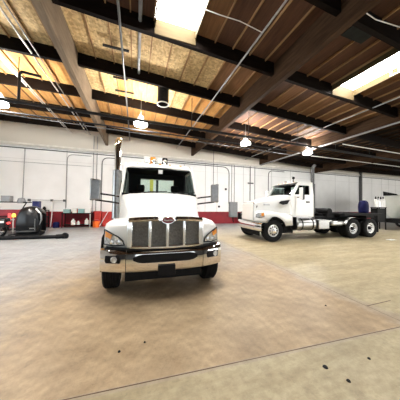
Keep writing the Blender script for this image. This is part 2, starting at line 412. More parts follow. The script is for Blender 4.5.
# ---------------------------------------------------------------- trucks (x across, y backwards from the bumper, z up)
def truck(name, loc, rz, P):
    root = empty(name, loc, rz)
    HL, gw, zg, zw, zb0 = P['hood_len'], P['gw'], P['zg'], P['zw'], P['bump_top']
    ax, wr = P['axle'], P['wr']; body = P['paint']
    ly0 = P['ly0']
    zfs = P['fender']
    AR = wr + .11
    def sweep(lx, ly): return .30 * max(0, (abs(lx) - .60) / .6) ** 1.7 * max(0, 1 - (ly - ly0) / .75)
    def section(ly):
        t = min(1, max(0, (ly - ly0) / (HL - ly0)))
        zt = zg + (zw - zg) * t ** .92; e = max(0, 1 - (ly - ly0) / .07)
        zt -= .045 * e
        wh = gw + (P['cw'] - .04 - gw) * t ** 1.1
        zf = lerp(zfs, ly) - .06 * e
        fx = lerp(P['fx'], ly)
        zb = zb0 - .02 if ly < ax else .78
        if abs(ly - ax) < AR: zb = max(zb, wr + math.sqrt(AR * AR - (ly - ax) ** 2))
        zb = min(zb, zf - .2)
        zs = max(zf + .03, zt - .16)
        half = [(0, zt + .03), (.45 * wh, zt + .022), (.80 * wh, zt - .002), (.94 * wh, zt - .03), (wh, zt - .09), (wh + .02, (zs + zf) / 2 if zt - .16 > zf + .03 else zf + .035), (wh + .045, zf + .012),
                (wh + .06 + .4 * (fx - wh - .06), zf), (fx - .10, zf - .035), (fx - .03, zf - .09), (fx, zf - .19), (fx, zb)]
        return half
    def full(ly):
        h = section(ly); pts = [(-x, z) for x, z in h[::-1]] + h[1:]
        return [(x, ly + sweep(x, ly), z) for x, z in pts]
    lys = [ly0, ly0 + .03, ly0 + .07] + [ly0 + .07 + (HL - ly0 - .07) * k / 22 for k in range(1, 23)]
    H = MB(); rows = [full(l) for l in lys]
    cap = []
    for k in (0, .33, .66, 1):
        cap.append([(x, y - .012 * math.sin(k * math.pi), z + (zb0 - .01 - z) * k) for x, y, z in rows[0]])
    H.grid(cap[::-1] + rows[0:]) if False else None
    H.grid(cap[::-1][:-1] + rows)
    hood = H.build('hood', body, root, solid=.02, angle=50)
    # wheel arch liner flare (black rubber)
    for s in (-1, 1):
        fl = MB(); ring = []
        for k in range(0, 15):
            a = math.radians(-5 + 190 * k / 14); y = ax - math.cos(a) * (AR + .0); z = wr + math.sin(a) * (AR)
            x = lerp(P['fx'], y); y2 = y + sweep(x, y)
            ring.append([(s * (x - .03), y2, z - .01), (s * (x + .055), y2, z - .01), (s * (x + .055), y2 - math.cos(a) * .035, z + math.sin(a) * .035), (s * (x - .0), y2 - math.cos(a) * .04, z + math.sin(a) * .045)])
        fl.grid(ring); fl.build('fender_flare', 'rubber', root, solid=.012)
    # hood corner seams either side of the bonnet crease
    # headlights
    for s in (-1, 1):
        pts = P['lamp']
        hl = MB(); out = []
        n = len(pts)
        def yy(x): return ly0 + sweep(x, ly0)
        front = [(s * x, yy(x) - .035, z) for x, z in pts]; back = [(s * x, yy(x) + .05, z) for x, z in pts]
        A = [hl.bm.verts.new(p) for p in front]; B = [hl.bm.verts.new(p) for p in back]
        hl.face(A if s > 0 else A[::-1])
        for i in range(n): hl.face((A[i], A[(i + 1) % n], B[(i + 1) % n], B[i]))
        h = hl.build('headlight', 'lens', root, bevel=.012)
        cx = sum(p[0] for p in pts) / n; cz = sum(p[1] for p in pts) / n
        rim = MB(); rim.tube([(s * x, yy(x) - .03, z) for x, z in pts] + [(s * pts[0][0], yy(pts[0][0]) - .03, pts[0][1])], .013, 8)
        rim.build('bezel', 'black', h)
        am = P['amber']
        ab = MB(); ab.prism([(s * x, yy(x) - .042, z) for x, z in am], (0, .02, 0)); pl(ab.build('turn_signal', 'amber', h), 'amber turn signal lens')
        for (lx, lz, lr) in P['proj']:
            pr = MB(); pr.lathe([(lr, .03), (lr, 0), (lr * .7, -.022), (0, -.032)], (s * lx, yy(lx) - .035, lz), (0, 1, 0), 18)
            pr.build('projector', 'projector', h)
    # grille
    g0, g1, gy = P['gz0'], P['gz1'], ly0 - .03
    G = MB()
    if P['cover']:
        G.b2(-gw + .04, gw - .04, gy - .05, gy + .03, g0, g1); pl(G.build('grille_cover', body, root, bevel=.03), 'plain white winter cover over the grille')
        E = MB(); E.tube([(-gw, gy + .02, g0 + .02), (-gw, gy + .02, g1 - .03), (-gw + .06, gy + .02, g1 + .02), (gw - .06, gy + .02, g1 + .02), (gw, gy + .02, g1 - .03), (gw, gy + .02, g0 + .02)], .028, 8)
        pl(E.build('grille_surround', 'chrome', root), 'chrome grille surround')
    else:
        def gyv(x): return gy + .08 * (abs(x) / gw) ** 2 - .11
        fr = MB()
        path = [(-gw, g0), (-gw, g1), (gw, g1), (gw, g0)]
        X_ = [-gw + 2 * gw * k / 12 for k in range(13)]
        def bar(z, hh, dp):
            rows = []
            for x in X_: rows.append([(x, gyv(x), z - hh), (x, gyv(x) - dp, z - hh * .6), (x, gyv(x) - dp, z + hh * .6), (x, gyv(x), z + hh), (x, gyv(x) + .06, z + hh), (x, gyv(x) + .06, z - hh), (x, gyv(x), z - hh)])
            fr.grid(rows)
        bar(g0, .035, .03); bar(g1, .03, .03)
        vb = [-gw, -gw * .475, 0, gw * .475, gw]
        for k, x in enumerate(vb):
            w = .045 if k in (0, 4) else .026
            fr.b2(x - w, x + w, gyv(x) - .035, gyv(x) + .06, g0, g1)
        grf = fr.build('grille', 'chrome', root, bevel=.008); pl(grf, 'chrome grille frame with three upright bars')
        for k in range(4):
            x0, x1 = vb[k] + .03, vb[k + 1] - .03; pm = MB(); rows = []
            nz = 20
            for q in range(nz * 2 + 1):
                z = g0 + .03 + (g1 - g0 - .06) * q / (nz * 2); d = .016 if q % 2 else 0
                rows.append([(x0 + (x1 - x0) * u / 4, gyv(x0 + (x1 - x0) * u / 4) + .03 + d, z) for u in range(5)])
            pm.grid(rows); pm.build('grille_panel', 'mesh', grf)
        # brows
        for s in (-1, 1):
            br = MB(); rows = []
            for k in range(11):
                x = .17 + (gw + .02 - .17) * k / 10; z = P['zg'] + .012 - .028 * (k / 10) ** 2; y = gyv(x)
                rows.append([(s * x, y - .05, z - .06), (s * x, y - .085, z - .02), (s * x, y - .04, z + .025), (s * x, y + .06, z + .02), (s * x, y + .03, z - .06), (s * x, y - .05, z - .06)])
            br.grid(rows); br.build('grille_brow', 'chrome', root)
        em = MB(); em.lathe([(0, -.03), (.9, -.028), (1, -.018), (1, .02)], (0, 0, 0), (0, 1, 0), 28)
        bmesh.ops.transform(em.bm, matrix=Matrix.Translation((0, gyv(0) - .05, P['zg'] - .03)) @ Matrix.Diagonal((.115, 1, .062, 1)), verts=em.bm.verts)
        e = em.build('emblem', 'red', root); pl(e, 'red oval emblem with a chrome rim')
        er = MB(); er.tube([(.115 * math.cos(a), gyv(0) - .072, P['zg'] - .03 + .062 * math.sin(a)) for a in [2 * math.pi * k / 28 for k in range(29)]], .010, 6)
        er.build('rim', 'chrome', e)
        tx = bpy.data.curves.new('emblem_script', 'FONT'); tx.body = 'Peterbilt'; tx.size = .05; tx.align_x = 'CENTER'; tx.align_y = 'CENTER'; tx.extrude = .002; tx.shear = .3
        to = bpy.data.objects.new('emblem_script', tx); COL.objects.link(to); to.parent = e; to.location = (0, gyv(0) - .083, P['zg'] - .03); to.rotation_euler = (math.pi / 2, 0, 0)
        tx.materials.append(MAT['cardwhite'])
        bpy.context.view_layer.update()
        tm = bpy.data.meshes.new_from_object(to.evaluated_get(bpy.context.evaluated_depsgraph_get())); ml = to.matrix_local.copy()
        bpy.data.objects.remove(to); to = bpy.data.objects.new('emblem_script', tm); COL.objects.link(to); to.parent = e; to.matrix_local = ml
    # bumper in three pieces
    b0, b1 = P['bump_bot'], zb0
    def bumper_piece(x0, x1, name, mt, z0=b0, z1=b1, off=0.0, th=.08):
        q = MB(); rows = []
        n = max(4, int(abs(x1 - x0) / .08))
        for k in range(n + 1):
            x = x0 + (x1 - x0) * k / n; y = P['bs'] * (abs(x) / 1.22) ** 3.2 + off
            hgt = z1 - z0
            prof = [(.05, 0), (.015, .04), (0, .12), (-.012, .45), (-.005, .80), (.03, .95), (.10, 1.0)]
            rows.append([(x, y + a, z0 + b * hgt) for a, b in prof] + [(x, y + .10, z0), (x, y + .05, z0)])
        q.grid(rows)
        q.face(q.bm.verts[:]) if False else None
        return q.build(name, mt, root, angle=45)
    bc = P['bumper_mat']
    bumper_piece(-.745, .745, 'bumper', bc)
    for s in (-1, 1):
        e = bumper_piece(s * .755, s * 1.22, 'bumper_end', bc)
        if P['fog']:
            fx_, fz = s * .99, b0 + .60 * (b1 - b0)
            y0 = P['bs'] * (.99 / 1.22) ** 3.2
            sl = s * P['bs'] * 3.2 * (.99 / 1.22) ** 2.2 / 1.22
            fo = MB(); o8 = [(-.135, -.07), (.12, -.075), (.14, -.03), (.13, .065), (-.12, .07), (-.15, .02)]
            fo.prism([(fx_ + s * a, y0 + sl * s * a - .022, fz + b) for a, b in o8], (0, .05, 0))
            fp = fo.build('fog_light', 'black', root, bevel=.01)
            lx = fx_ + s * .055 * (1 if s > 0 else -.6)
            q = MB(); q.lathe([(.058, .01), (.058, -.02), (.05, -.026), (.04, -.015), (0, -.02)], (lx, y0 + sl * (lx - fx_) - .018, fz), (sl * -.9, 1, 0), 20)
            q.build('lens', 'projector', fp)
            if s > 0: pass
    if P['fog']:
        it = MB(); X_ = [-.62 + 1.24 * k / 14 for k in range(15)]
        top, bot = b0 + .80 * (b1 - b0), b0 + .43 * (b1 - b0)
        rows = []
        for x in X_:
            e = .05 * max(0, (abs(x) - .5) / .12); y = P['bs'] * (abs(x) / 1.22) ** 3.2 - .018
            rows.append([(x, y + .05, bot + e), (x, y, bot + e), (x, y, top - e), (x, y + .05, top - e)])
        it.grid(rows); it.build('bumper_intake', 'black', root)
        lp = MB().b2(-.165, .165, -.045, -.012, b0 - .06, b0 + .13).build('licence_plate', 'black', root, bevel=.008); pl(lp, 'black licence plate holder')
        st = MB().b2(-.74, .74, .01, .14, b1 - .01, b1 + .03).build('bumper_step', 'black', root, bevel=.01)
        for s in (-1, 1):
            MB().prism([(s * .74, .03, b1), (s * 1.14, .26, b1), (s * 1.14, .40, b1), (s * .74, .2, b1)], (0, 0, .03)).build('bumper_step', 'black', root)
    # cab
    CW, CU, y0, zr, yr, zl = P['cw'], P['cw'] - .07, HL, P['roof'], P['cab_rear'], P['cab_low']
    ys_, zs_ = HL + P['rake'], zr - .17            # windscreen top
    cab = MB()
    for s in (-1, 1):
        def X(z): return s * (CW - (CW - CU) * max(0, (z - zw) / (zs_ - zw)))
        inn = -s * .06
        cab.prism([(s * CW, y0, zl), (s * CW, yr, zl), (s * CW, yr, zw + .02), (s * CW, y0 + .06, zw + .02), (s * CW, y0, zw - .05)], (inn, 0, 0))
        # pillars
        cab.prism([(X(zw), y0 - .01, zw - .05), (X(zw), y0 + .16, zw - .02), (X(zs_), ys_ + .14, zs_), (X(zs_), ys_ - .01, zs_)], (inn, 0, 0))
        cab.prism([(X(zw), yr - .26, zw), (X(zw), yr, zw), (X(zs_), yr, zs_ + .02), (X(zs_), yr - .22, zs_ + .02)], (inn, 0, 0))
        cab.prism([(X(zs_ - .1), ys_ + .02, zs_ - .06), (X(zs_ - .1), yr, zs_ - .06), (X(zs_), yr, zr - .05), (X(zs_), ys_ + .05, zr - .05), (X(zs_), ys_ - .01, zs_)], (inn, 0, 0))
    # roof as a crowned sheet with rounded edges
    rr = []
    for u in range(0, 13):
        t = u / 12; y = ys_ - .03 + (yr + .0 - ys_ + .03) * t
        drop = .14 * (1 - min(1, t / .22)) ** 2 + .05 * max(0, (t - .9) / .1) ** 2
        row = []
        for k in range(-8, 9):
            a = k / 8; row.append((a * (CU + .005), y, zr - drop - .03 * a * a - .10 * max(0, (abs(a) - .8) / .2) ** 2.2))
        rr.append(row)
    cab.grid(rr)
    cab.grid([[(x, y + (.0), z) for x, y, z in rr[0]], [(x, y + .02, zs_ - .02) for x, y, z in rr[0]]])
    # back wall round the rear window
    wx, wz0, wz1 = .55, zw + .12, zw + .56
    for q in ((-CU, -wx, zl, zs_ + .06), (wx, CU, zl, zs_ + .06), (-wx, wx, zl, wz0), (-wx, wx, wz1, zs_ + .08)):
        cab.b2(q[0], q[1], yr - .05, yr, q[2], q[3])
    cab.b2(-CW + .03, CW - .03, y0 + .1, yr, zl, zl + .06)
    cab.b2(-CW + .03, CW - .03, y0 + .02, y0 + .06, zl, zw - .12)
    c = cab.build('cab', body, root, angle=45)
    MB().b2(-wx, wx, yr - .03, yr - .022, wz0, wz1).build('rear_window', 'clear', c)
    ln = MB(); e_ = .065
    for q in ((-CU + e_, -wx, zl, zs_ + .0), (wx, CU - e_, zl, zs_ + .0), (-wx, wx, zl, wz0), (-wx, wx, wz1, zs_)): ln.b2(q[0], q[1], yr - .075, yr - .055, q[2], q[3])
    for s in (-1, 1): ln.b2(s * (CW - .09), s * (CW - .07), y0 + .1, yr - .05, zl, zw - .02); ln.b2(s * (CU - .09), s * (CU - .07), yr - .28, yr - .05, zw - .05, zs_)
    ln.b2(-CW + .1, CW - .1, y0 + .1, yr - .06, zl + .06, zl + .09)
    pl(ln.build('cab_lining', 'seat', root), 'black inner lining of the cab')
    # cowl between hood and windscreen
    MB().b2(-CW + .05, CW - .05, HL - .03, HL + .09, zw - .04, zw + .012).build('cowl', 'black', root, bevel=.01)
    ws = MB(); rows = []
    for v in range(5):
        t = v / 4; z = zw - .01 + (zs_ - zw + .03) * t; row = []
        for k in range(-6, 7):
            a = k / 6; row.append((a * (CW - .05 - (CW - CU) * t), y0 + .02 + P['rake'] * t - .10 * (1 - a * a) + .06, z))
        rows.append(row)
    ws.grid(rows); w = ws.build('windshield', 'glass', root)
    sv = MB(); sv.grid([[(x, y - .006, z) for x, y, z in [(r[0], r[1] - .0, r[2]) for r in rows[4]]], [(x, y - .006 - P['rake'] * .05, z - .055) for x, y, z in rows[4]]])
    sv.build('shade_band', 'black', w)
    for s in (-.45, .35):
        MB().tube([(s, y0 - .05, zw + .02), (s + .16, y0 - .0, zw + .06), (s + .62, y0 + .02, zw + .075)], .012, 6).build('wiper', 'black', root)
    MB().b2(.0 - .06, .06, y0 + P['rake'] * .8 - .055, y0 + P['rake'] * .8 - .045, zs_ - .17, zs_ - .06).build('windshield_patch', 'cardwhite', w) if P['ws_patch'] else None  # small white patch at the top centre of the windshield
    # interior
    MB().prism([(-CW + .08, y0 + .12, zw - .25), (-CW + .08, y0 + .55, zw - .25), (-CW + .08, y0 + .5, zw + .02), (-CW + .08, y0 + .14, zw + .0)], (2 * CW - .16, 0, 0)).build('dashboard', 'seat', root, bevel=.03)
    for s in (-1, 1):
        se = MB(); se.b2(s * .55 - .25, s * .55 + .25, y0 + .62, y0 + 1.1, zw - .72, zw - .55); se.b2(s * .55 - .25, s * .55 + .25, y0 + 1.02, y0 + 1.16, zw - .60, zw + .12); se.b2(s * .55 - .13, s * .55 + .13, y0 + 1.05, y0 + 1.14, zw + .12, zw + .34)
        se.build('seat', 'seat', root, bevel=.05)
    swl = MB(); swl.tube([(.55 + .21 * math.cos(a), y0 + .62 + .09 * math.sin(a), zw - .05 + .19 * math.sin(a)) for a in [2 * math.pi * k / 20 for k in range(21)]], .016, 6)
    swl.tube([(.55, y0 + .45, zw - .15), (.55, y0 + .62, zw - .05)], .03, 8); swl.build('steering_wheel', 'black', root)
    MB().b2(-CW + .07, CW - .07, ys_ + .1, yr - .06, zs_ - .03, zs_ - .0).build('headliner', 'seat', root)
    # doors with window and handle
    for s in (-1, 1):
        xo = s * (CW + .004); d = MB()
        d.prism([(xo, y0 + .22, zl + .06), (xo, yr - .22, zl + .06), (xo, yr - .22, zw - .0), (xo, y0 + .22, zw - .0)], (s * .012, 0, 0))
        dr = d.build('door', body, root, bevel=.01)
        g = MB(); a_, b_ = zw + .0, zs_ - .08
        def X(z): return s * (CW - .02 - (CW - CU) * max(0, (z - zw) / (zs_ - zw)))
        g.prism([(X(a_), y0 + .20, a_), (X(a_), yr - .24, a_), (X(b_), yr - .22, b_), (X(b_), y0 + P['rake'] + .12, b_)], (-s * .008, 0, 0)); g.build('window', 'tint', dr)
        MB().b2(s * (CW + .012), s * (CW + .05), yr - .52, yr - .30, zw - .40, zw - .33).build('door_handle', 'black', dr, bevel=.01)
        # steps
        sp = MB(); sp.b2(s * (CW - .25), s * (CW + .10), y0 + .25, yr - .2, zl - .06, zl - .02); sp.b2(s * (CW - .2), s * (CW + .14), y0 + .25, yr - .3, zl - .48, zl - .42)
        for q in (y0 + .27, yr - .34): sp.b2(s * (CW - .2), s * (CW + .08), q, q + .04, zl - .46, zl - .03)
        sp.build('cab_step', 'chrome_dull', root)
        # mirrors
        mx, my, mz0, mz1 = s * P['mirror'][0], y0 + P['mirror'][1], P['mirror'][2], P['mirror'][3]
        mm = MB(); mm.b2(mx - .12, mx + .12, my - .07, my + .05, mz0, mz1); mo = mm.build('side_mirror', P['mirror_mat'], root, bevel=.03)
        MB().b2(mx - .10, mx + .10, my + .048, my + .056, mz0 + .03, mz1 - .03).build('mirror_glass', 'chrome', mo)
        MB().b2(mx + s * .02, mx + s * .125, my - .05, my + .055, mz0 - .01, mz1 + .01).build('mirror_housing', 'black', mo, bevel=.02) if s < 0 or True else None
        for dz in (-.02, .16) if P['arm2'] else (.1,):
            MB().tube([(s * (CW - .03), my + .05, zw + dz - .26), (s * (CW + .2), my, zw + dz - .22), (mx, my, zw + dz - .17)], .022, 8).build('mirror_arm', 'black', mo)
    # roof kit
    for k, x in enumerate((-.62, -.3, 0, .3, .62)):
        q = MB(); q.lathe([(.05, -.02), (.05, .02), (.03, .045), (0, .05)], (x, ys_ + .12, zr - .075 + .02 * (1 - abs(x))), (0, -.35, 1), 14); pl(q.build('marker_lamp', 'amber', root), 'amber roof marker lamp')
    if P['kit'] == 'work':
        for x in (-.16, .16):
            hn = MB(); hn.lathe([(.03, .5), (.035, .1), (.055, .0), (.075, -.06), (.06, -.05), (.0, .0)], (x, ys_ + .3, zr + .085), (0, 1, 0), 18); hn.build('air_horn', 'chrome', root)
        lb = MB(); lb.b2(-.48, .30, ys_ + .6, ys_ + .82, zr - .03, zr + .10); l = lb.build('beacon_bar', 'black', root, bevel=.02)
        for x, q in ((-.38, 'cardwhite'), (-.18, 'amber'), (.02, 'cardwhite'), (.2, 'black')): MB().b2(x - .085, x + .085, ys_ + .58, ys_ + .80, zr + .10, zr + .30).build('beacon', q, l, bevel=.03)
    else:
        vz = MB(); rows = []
        for k in range(-6, 7):
            a = k / 6; rows.append([(a * (CU + .01), ys_ - .19 + .05 * a * a, zs_ - .02), (a * (CU + .01), ys_ - .05 + .05 * a * a, zs_ + .07), (a * (CU - .02), ys_ + .08, zs_ + .11)])
        vz.grid(rows); pl(vz.build('sun_visor', 'gloss', root, solid=.015), 'black visor above the windshield')
        st = MB(); st.tube([(.15, ys_ + .5, zr - .03), (.15, ys_ + .5, zr + .22)], .02, 8); st.ball((.15, ys_ + .5, zr + .28), .075); st.build('beacon', 'black', root)
        MB().tube([(-.05, ys_ + .6, zr - .03), (-.05, ys_ + .58, zr + .42)], .012, 6).build('antenna', 'grey', root)
        hn = MB(); hn.lathe([(.03, .5), (.035, .1), (.055, .0), (.08, -.06), (.06, -.05), (.0, .0)], (-.25, ys_ + .3, zr + .06), (0, 1, 0), 18); hn.build('air_horn', 'chrome', root)
    # front axle and chassis
    for s in (-1, 1):
        wheel(root, (s * P['track'], ax, wr), wr, .31, s, .30, 'front')
    MB().tube([(-P['track'], ax, wr), (P['track'], ax, wr)], .07, 8).build('front_axle', 'under', root)
    L = P['length']
    for s in (-1, 1):
        MB().b2(s * .43 - .045, s * .43 + .045, .25, L, P['frame_z'] - .28, P['frame_z']).build('frame_rail', 'under', root)
    MB().b2(-.78, .78, .30, .36, .26, b0 + .15).build('shade_panel', 'under', root)  # unseen panel added behind the bumper to block light from under the truck
    MB().b2(-.55, .55, 1.0, 2.6, .30, .75).build('shade_block', 'under', root, bevel=.05)  # unseen block added low down to deepen the shadow below
    MB().b2(-.38, .38, .5, 1.5, P['frame_z'] - .35, P['frame_z'] + .25).build('engine_block', 'under', root, bevel=.05)
    MB().b2(-.62, .62, ly0 + .1, ly0 + .16, b0 + .1, zg - .15).build('radiator', 'under', root)
    for y in P['rear']:
        for s in (-1, 1):
            wheel(root, (s * 1.06, y, wr), wr, .27, s, .30, 'rear'); wheel(root, (s * .76, y, wr), wr, .27, s, .30, 'rear')
        MB().tube([(-1, y, wr), (1, y, wr)], .10, 8).build('rear_axle', 'under', root)
    return root, section

T1 = dict(hood_len=1.6, gw=.69, zg=1.52, zw=2.07, bump_top=.93, bump_bot=.50, axle=.80, wr=.50, ly0=.12, paint='white',
          fender=[(.1, 1.40), (.4, 1.46), (.8, 1.47), (1.2, 1.40), (1.6, 1.32)], fx=[(.1, 1.19), (.5, 1.22), (1.6, 1.16)], cw=1.05,
          lamp=[(.79, 1.01), (.82, 1.09), (.90, 1.155), (1.17, 1.285), (1.185, 1.0), (1.0, .985)],
          amber=[(1.02, 1.19), (1.155, 1.255), (1.16, 1.15), (1.05, 1.11)], proj=[(.90, 1.065, .05), (1.03, 1.055, .05)],
          gz0=.975, gz1=1.49, cover=False, bs=.24, bumper_mat='chrome', fog=True, rake=.34, roof=3.0, cab_rear=3.0, cab_low=1.02,
          ws_patch=True, mirror=(1.66, .22, 1.88, 2.42), mirror_mat='chrome_dull', arm2=True, kit='work', track=1.06, length=7.6, frame_z=1.0, rear=(5.3, 6.65))
t1, sec1 = truck('work_truck', (.60, 3.75, 0), math.radians(-2), T1)
tag(t1, 'white work truck with chrome bumper and four-panel chrome grille facing the camera', 'truck')
# stack, headache rack and deck behind the cab of the near truck
st = MB(); st.tube([(-1.30, 3.18, .8), (-1.30, 3.18, 3.75), (-1.30, 3.20, 3.86), (-1.30, 3.30, 3.96), (-1.30, 3.42, 3.99)], .10, 16)
so = pl(st.build('exhaust_stack', 'chrome', t1), 'chrome exhaust stack')
MB().tube([(-1.30, 3.16, 1.3), (-1.30, 3.16, 2.9)], .145, 16).build('heat_shield', 'chrome_dull', so)
for z in (1.7, 2.55):
    MB().tube([(-1.0, 3.12, z - .05), (-1.36, 3.12, z)], .03, 8).build('bracket', 'black', so)
rk = MB()
for s in (-1, 1): rk.b2(s * .98 - .04, s * .98 + .04, 3.3, 3.38, 1.0, 2.7)
rk.b2(-1.02, 1.02, 3.3, 3.38, 2.66, 2.74); rk.b2(-1.02, 1.02, 3.3, 3.38, 1.5, 1.6); rk.b2(-.02, .06, 3.3, 3.38, 1.5, 2.7)
rko = rk.build('headache_rack', 'under', t1)
pl(MB().b2(-.24, -.12, 3.29, 3.30, 1.6, 2.66).build('strap', 'yellow', rko), 'yellow strap')
MB().b2(-1.15, 1.15, 3.45, 7.6, 1.02, 1.16).build('flat_deck', 'under', t1)

T2 = dict(hood_len=2.05, gw=.58, zg=1.93, zw=2.37, bump_top=.96, bump_bot=.54, axle=.86, wr=.55, ly0=.16, paint='white2',
          fender=[(.1, 1.50), (.4, 1.52), (.9, 1.50), (1.5, 1.40), (2.05, 1.35)], fx=[(.1, 1.16), (.5, 1.22), (1.4, 1.22), (2.05, 1.13)], cw=1.04,
          lamp=[(.74, 1.20), (.76, 1.32), (.86, 1.40), (1.12, 1.44), (1.14, 1.24), (.95, 1.18)],
          amber=[(1.02, 1.40), (1.12, 1.42), (1.125, 1.27), (1.03, 1.26)], proj=[(.86, 1.29, .055), (.97, 1.31, .05)],
          gz0=1.02, gz1=1.90, cover=True, bs=.16, bumper_mat='chrome', fog=False, rake=.42, roof=3.12, cab_rear=3.48, cab_low=1.22,
          ws_patch=False, mirror=(1.42, .30, 2.12, 2.72), mirror_mat='white2', arm2=False, kit='semi', track=1.06, length=8.3, frame_z=1.12, rear=(6.18, 7.55))
T2L = (5.66, 9.05, 0); T2R = math.radians(-92.7)
t2, sec2 = truck('semi_truck', T2L, T2R, T2)
tag(t2, 'white semi tractor with long hood seen from its side, parked along the back wall', 'truck')
# near side (local +x) kit of the semi
pl(MB().prism([(.97, 1.30, 1.93), (.97, 1.45, 2.03), (1.0, 1.95, 2.10), (1.0, 1.80, 1.88), (.985, 1.55, 1.84)], (.05, 0, 0)).build('air_intake', 'black', t2, bevel=.01), 'black air intake on the hood side')
for k in range(3): MB().b2(.705 + .0, .775 + .01, .62 + k * .11, .71 + k * .11, 1.80, 1.87).build('hood_badge', 'chrome_dull', t2)
for s in (-1, 1):
    tk = MB(); tk.lathe([(0, 0), (.30, 0), (.33, .03), (.33, 1.17), (.30, 1.2), (0, 1.2)], (s * .85, 2.35, .82), (0, 1, 0), 28); tko = pl(tk.build('fuel_tank', 'chrome_dull', t2), 'polished fuel tank')
    for q in (2.62, 3.3): MB().lathe([(.336, 0), (.345, 0), (.345, .06), (.336, .06)], (s * .85, q, .82), (0, 1, 0), 28).build('tank_strap', 'under', tko)
    MB().b2(s * .6, s * 1.15, 3.72, 4.45, .56, 1.06).build('tool_box', 'chrome_dull', t2, bevel=.03)
    qf = MB(); rows = []
    for k in range(9):
        a = math.radians(20 + 80 * k / 8); rows.append([(s * .62, 6.18 - math.cos(a) * .66, .55 + math.sin(a) * .64), (s * 1.2, 6.18 - math.cos(a) * .66, .55 + math.sin(a) * .64)])
    qf.grid(rows); pl(qf.build('quarter_fender', 'chrome_dull', t2, solid=.015), 'bright half fender ahead of the drive wheels')
    MB().b2(s * .6, s * 1.16, 4.62, 5.45, .72, 1.0).build('air_tank', 'chrome_dull', t2, bevel=.08)
    MB().b2(s * .62, s * 1.2, 8.12, 8.14, .3, 1.0).build('mud_flap', 'black', t2)
s2 = MB(); s2.tube([(.86, 3.62, .9), (.86, 3.62, 3.85), (.86, 3.66, 3.98), (.86, 3.76, 4.05)], .075, 16); MBo = s2.build('exhaust_stack', 'conduit_dark', t2)
MB().tube([(.86, 3.62, 1.5), (.86, 3.62, 3.0)], .11, 14).build('heat_shield', 'conduit_dark', MBo)
MB().b2(-.5, .5, 3.7, 5.0, 1.12, 1.2).build('deck_plate', 'under', t2)
fwh = MB(); fwh.lathe([(0, 0), (.48, 0), (.48, .05), (0, .06)], (0, 6.6, 1.25), (0, 0, 1), 24); fwh.b2(-.3, .3, 6.3, 6.9, 1.1, 1.26); fwh.build('fifth_wheel', 'under', t2)
for k in range(3):
    hs = MB(); x = -.1 + .2 * k
    pts = [(x, 3.56, 1.75), (x, 3.7, 1.9)] + [(x + .09 * math.cos(a * 1.3), 3.7 + .10 * a, 1.85 - .085 * a + .09 * math.sin(a * 1.3)) for a in [i * .5 for i in range(0, 12)]] + [(x, 4.9, 1.3), (x, 5.6, 1.34)]
    hs.tube(pts, .036, 6); hs.build('air_hose', 'black', t2)
wi = MB(); wi.b2(-.55, .55, 4.95, 5.55, 1.12, 1.36); wi.tube([(-.5, 5.25, 1.48), (.5, 5.25, 1.48)], .20, 14); wi.build('winch', 'under', t2, bevel=.02)
bd = MB(); bd.b2(-1.1, 1.1, 5.6, 8.75, 1.28, 1.40); bd.b2(-.9, .9, 7.6, 8.25, 1.12, 1.30); bd.build('rear_deck', 'under', t2)

# ---------------------------------------------------------------- third vehicle at the frame edge
t3 = empty('utility_truck', (20.3, 8.9, 0))
tag(t3, 'pale grey-green truck body parked behind the drum, cut off by the picture edge', 'truck')
bdy = MB(); bdy.prism([(0.32, -.4, .86), (.32, -.4, 2.80), (7.2, -.4, 2.80), (7.2, -.4, .86)], (0, 2.3, 0))
b3 = bdy.build('truck_body', 'greenish', t3, bevel=.06)
MB().prism([(.30, 1.93, 2.78), (.30, 1.96, 3.16), (.30, 1.05, 2.90), (.30, .95, 2.78)], (.07, 0, 0)).build('lip', 'black', b3)
MB().b2(-1.1, 7.0, .2, 1.7, .55, .86).build('frame_rail', 'under', t3)
MB().b2(.25, 7.2, -.46, -.41, .74, .88).build('side_rail', 'under', t3)
bb = MB(); bb.prism([(-1.15, 1.5, 1.62), (-.75, 1.5, 1.30), (.32, 1.5, .98), (.32, 1.5, .80), (-.8, 1.5, .92), (-1.25, 1.5, 1.2)], (0, .16, 0)); pl(bb.build('hydraulic_arm', 'white2', t3, bevel=.02), 'white hydraulic arm')
for y in (0, 1.4):
    wheel(t3, (1.9, y, .5), .5, .3, -1, .28, 'rear')
for o in [c for c in t3.children if c.name.startswith(('tyre', 'rim'))]:
    o.matrix_local = Matrix.Translation((1.9, o.name and 0, 0)) @ Matrix.Rotation(math.pi / 2, 4, 'Z') @ Matrix.Translation((-1.9, 0, 0)) if False else o.matrix_local
MB().b2(.55, 1.0, -.47, -.42, .60, .74).build('tail_lamp', 'cardwhite', t3, bevel=.02)

pu = empty('gas_bottle_rack', (18.35, 10.0, 0)); tag(pu, 'pale grey bottles with black valves standing on a black rack behind the semi', 'rack')
fr = MB()
for x in (-.45, .55):
    for y in (-.2, .2): fr.b2(x - .03, x + .03, y - .03, y + .03, 0, 1.78)
fr.b2(-.5, .6, -.25, .25, 1.72, 1.78); fr.b2(-.5, .6, -.25, .25, .6, .66); fr.b2(-.48, .58, -.2, .2, .66, 1.7); fr.build('rack', 'under', pu)
for k in range(4):
    x = -.36 + k * .30; bt = MB(); bt.lathe([(0, 0), (.135, 0), (.14, .03), (.14, .50 + .06 * (k % 2)), (.09, .60 + .06 * (k % 2)), (.04, .64 + .06 * (k % 2)), (0, .65)], (x, -.05, 1.78), (0, 0, 1), 18)
    bo = bt.build('bottle', 'alum' if k == 1 else 'cardwhite', pu); MB().lathe([(.035, .62), (.05, .66), (.05, .78), (.02, .84), (0, .84)], (x, -.05, 1.78), (0, 0, 1), 12).build('valve', 'black', bo)

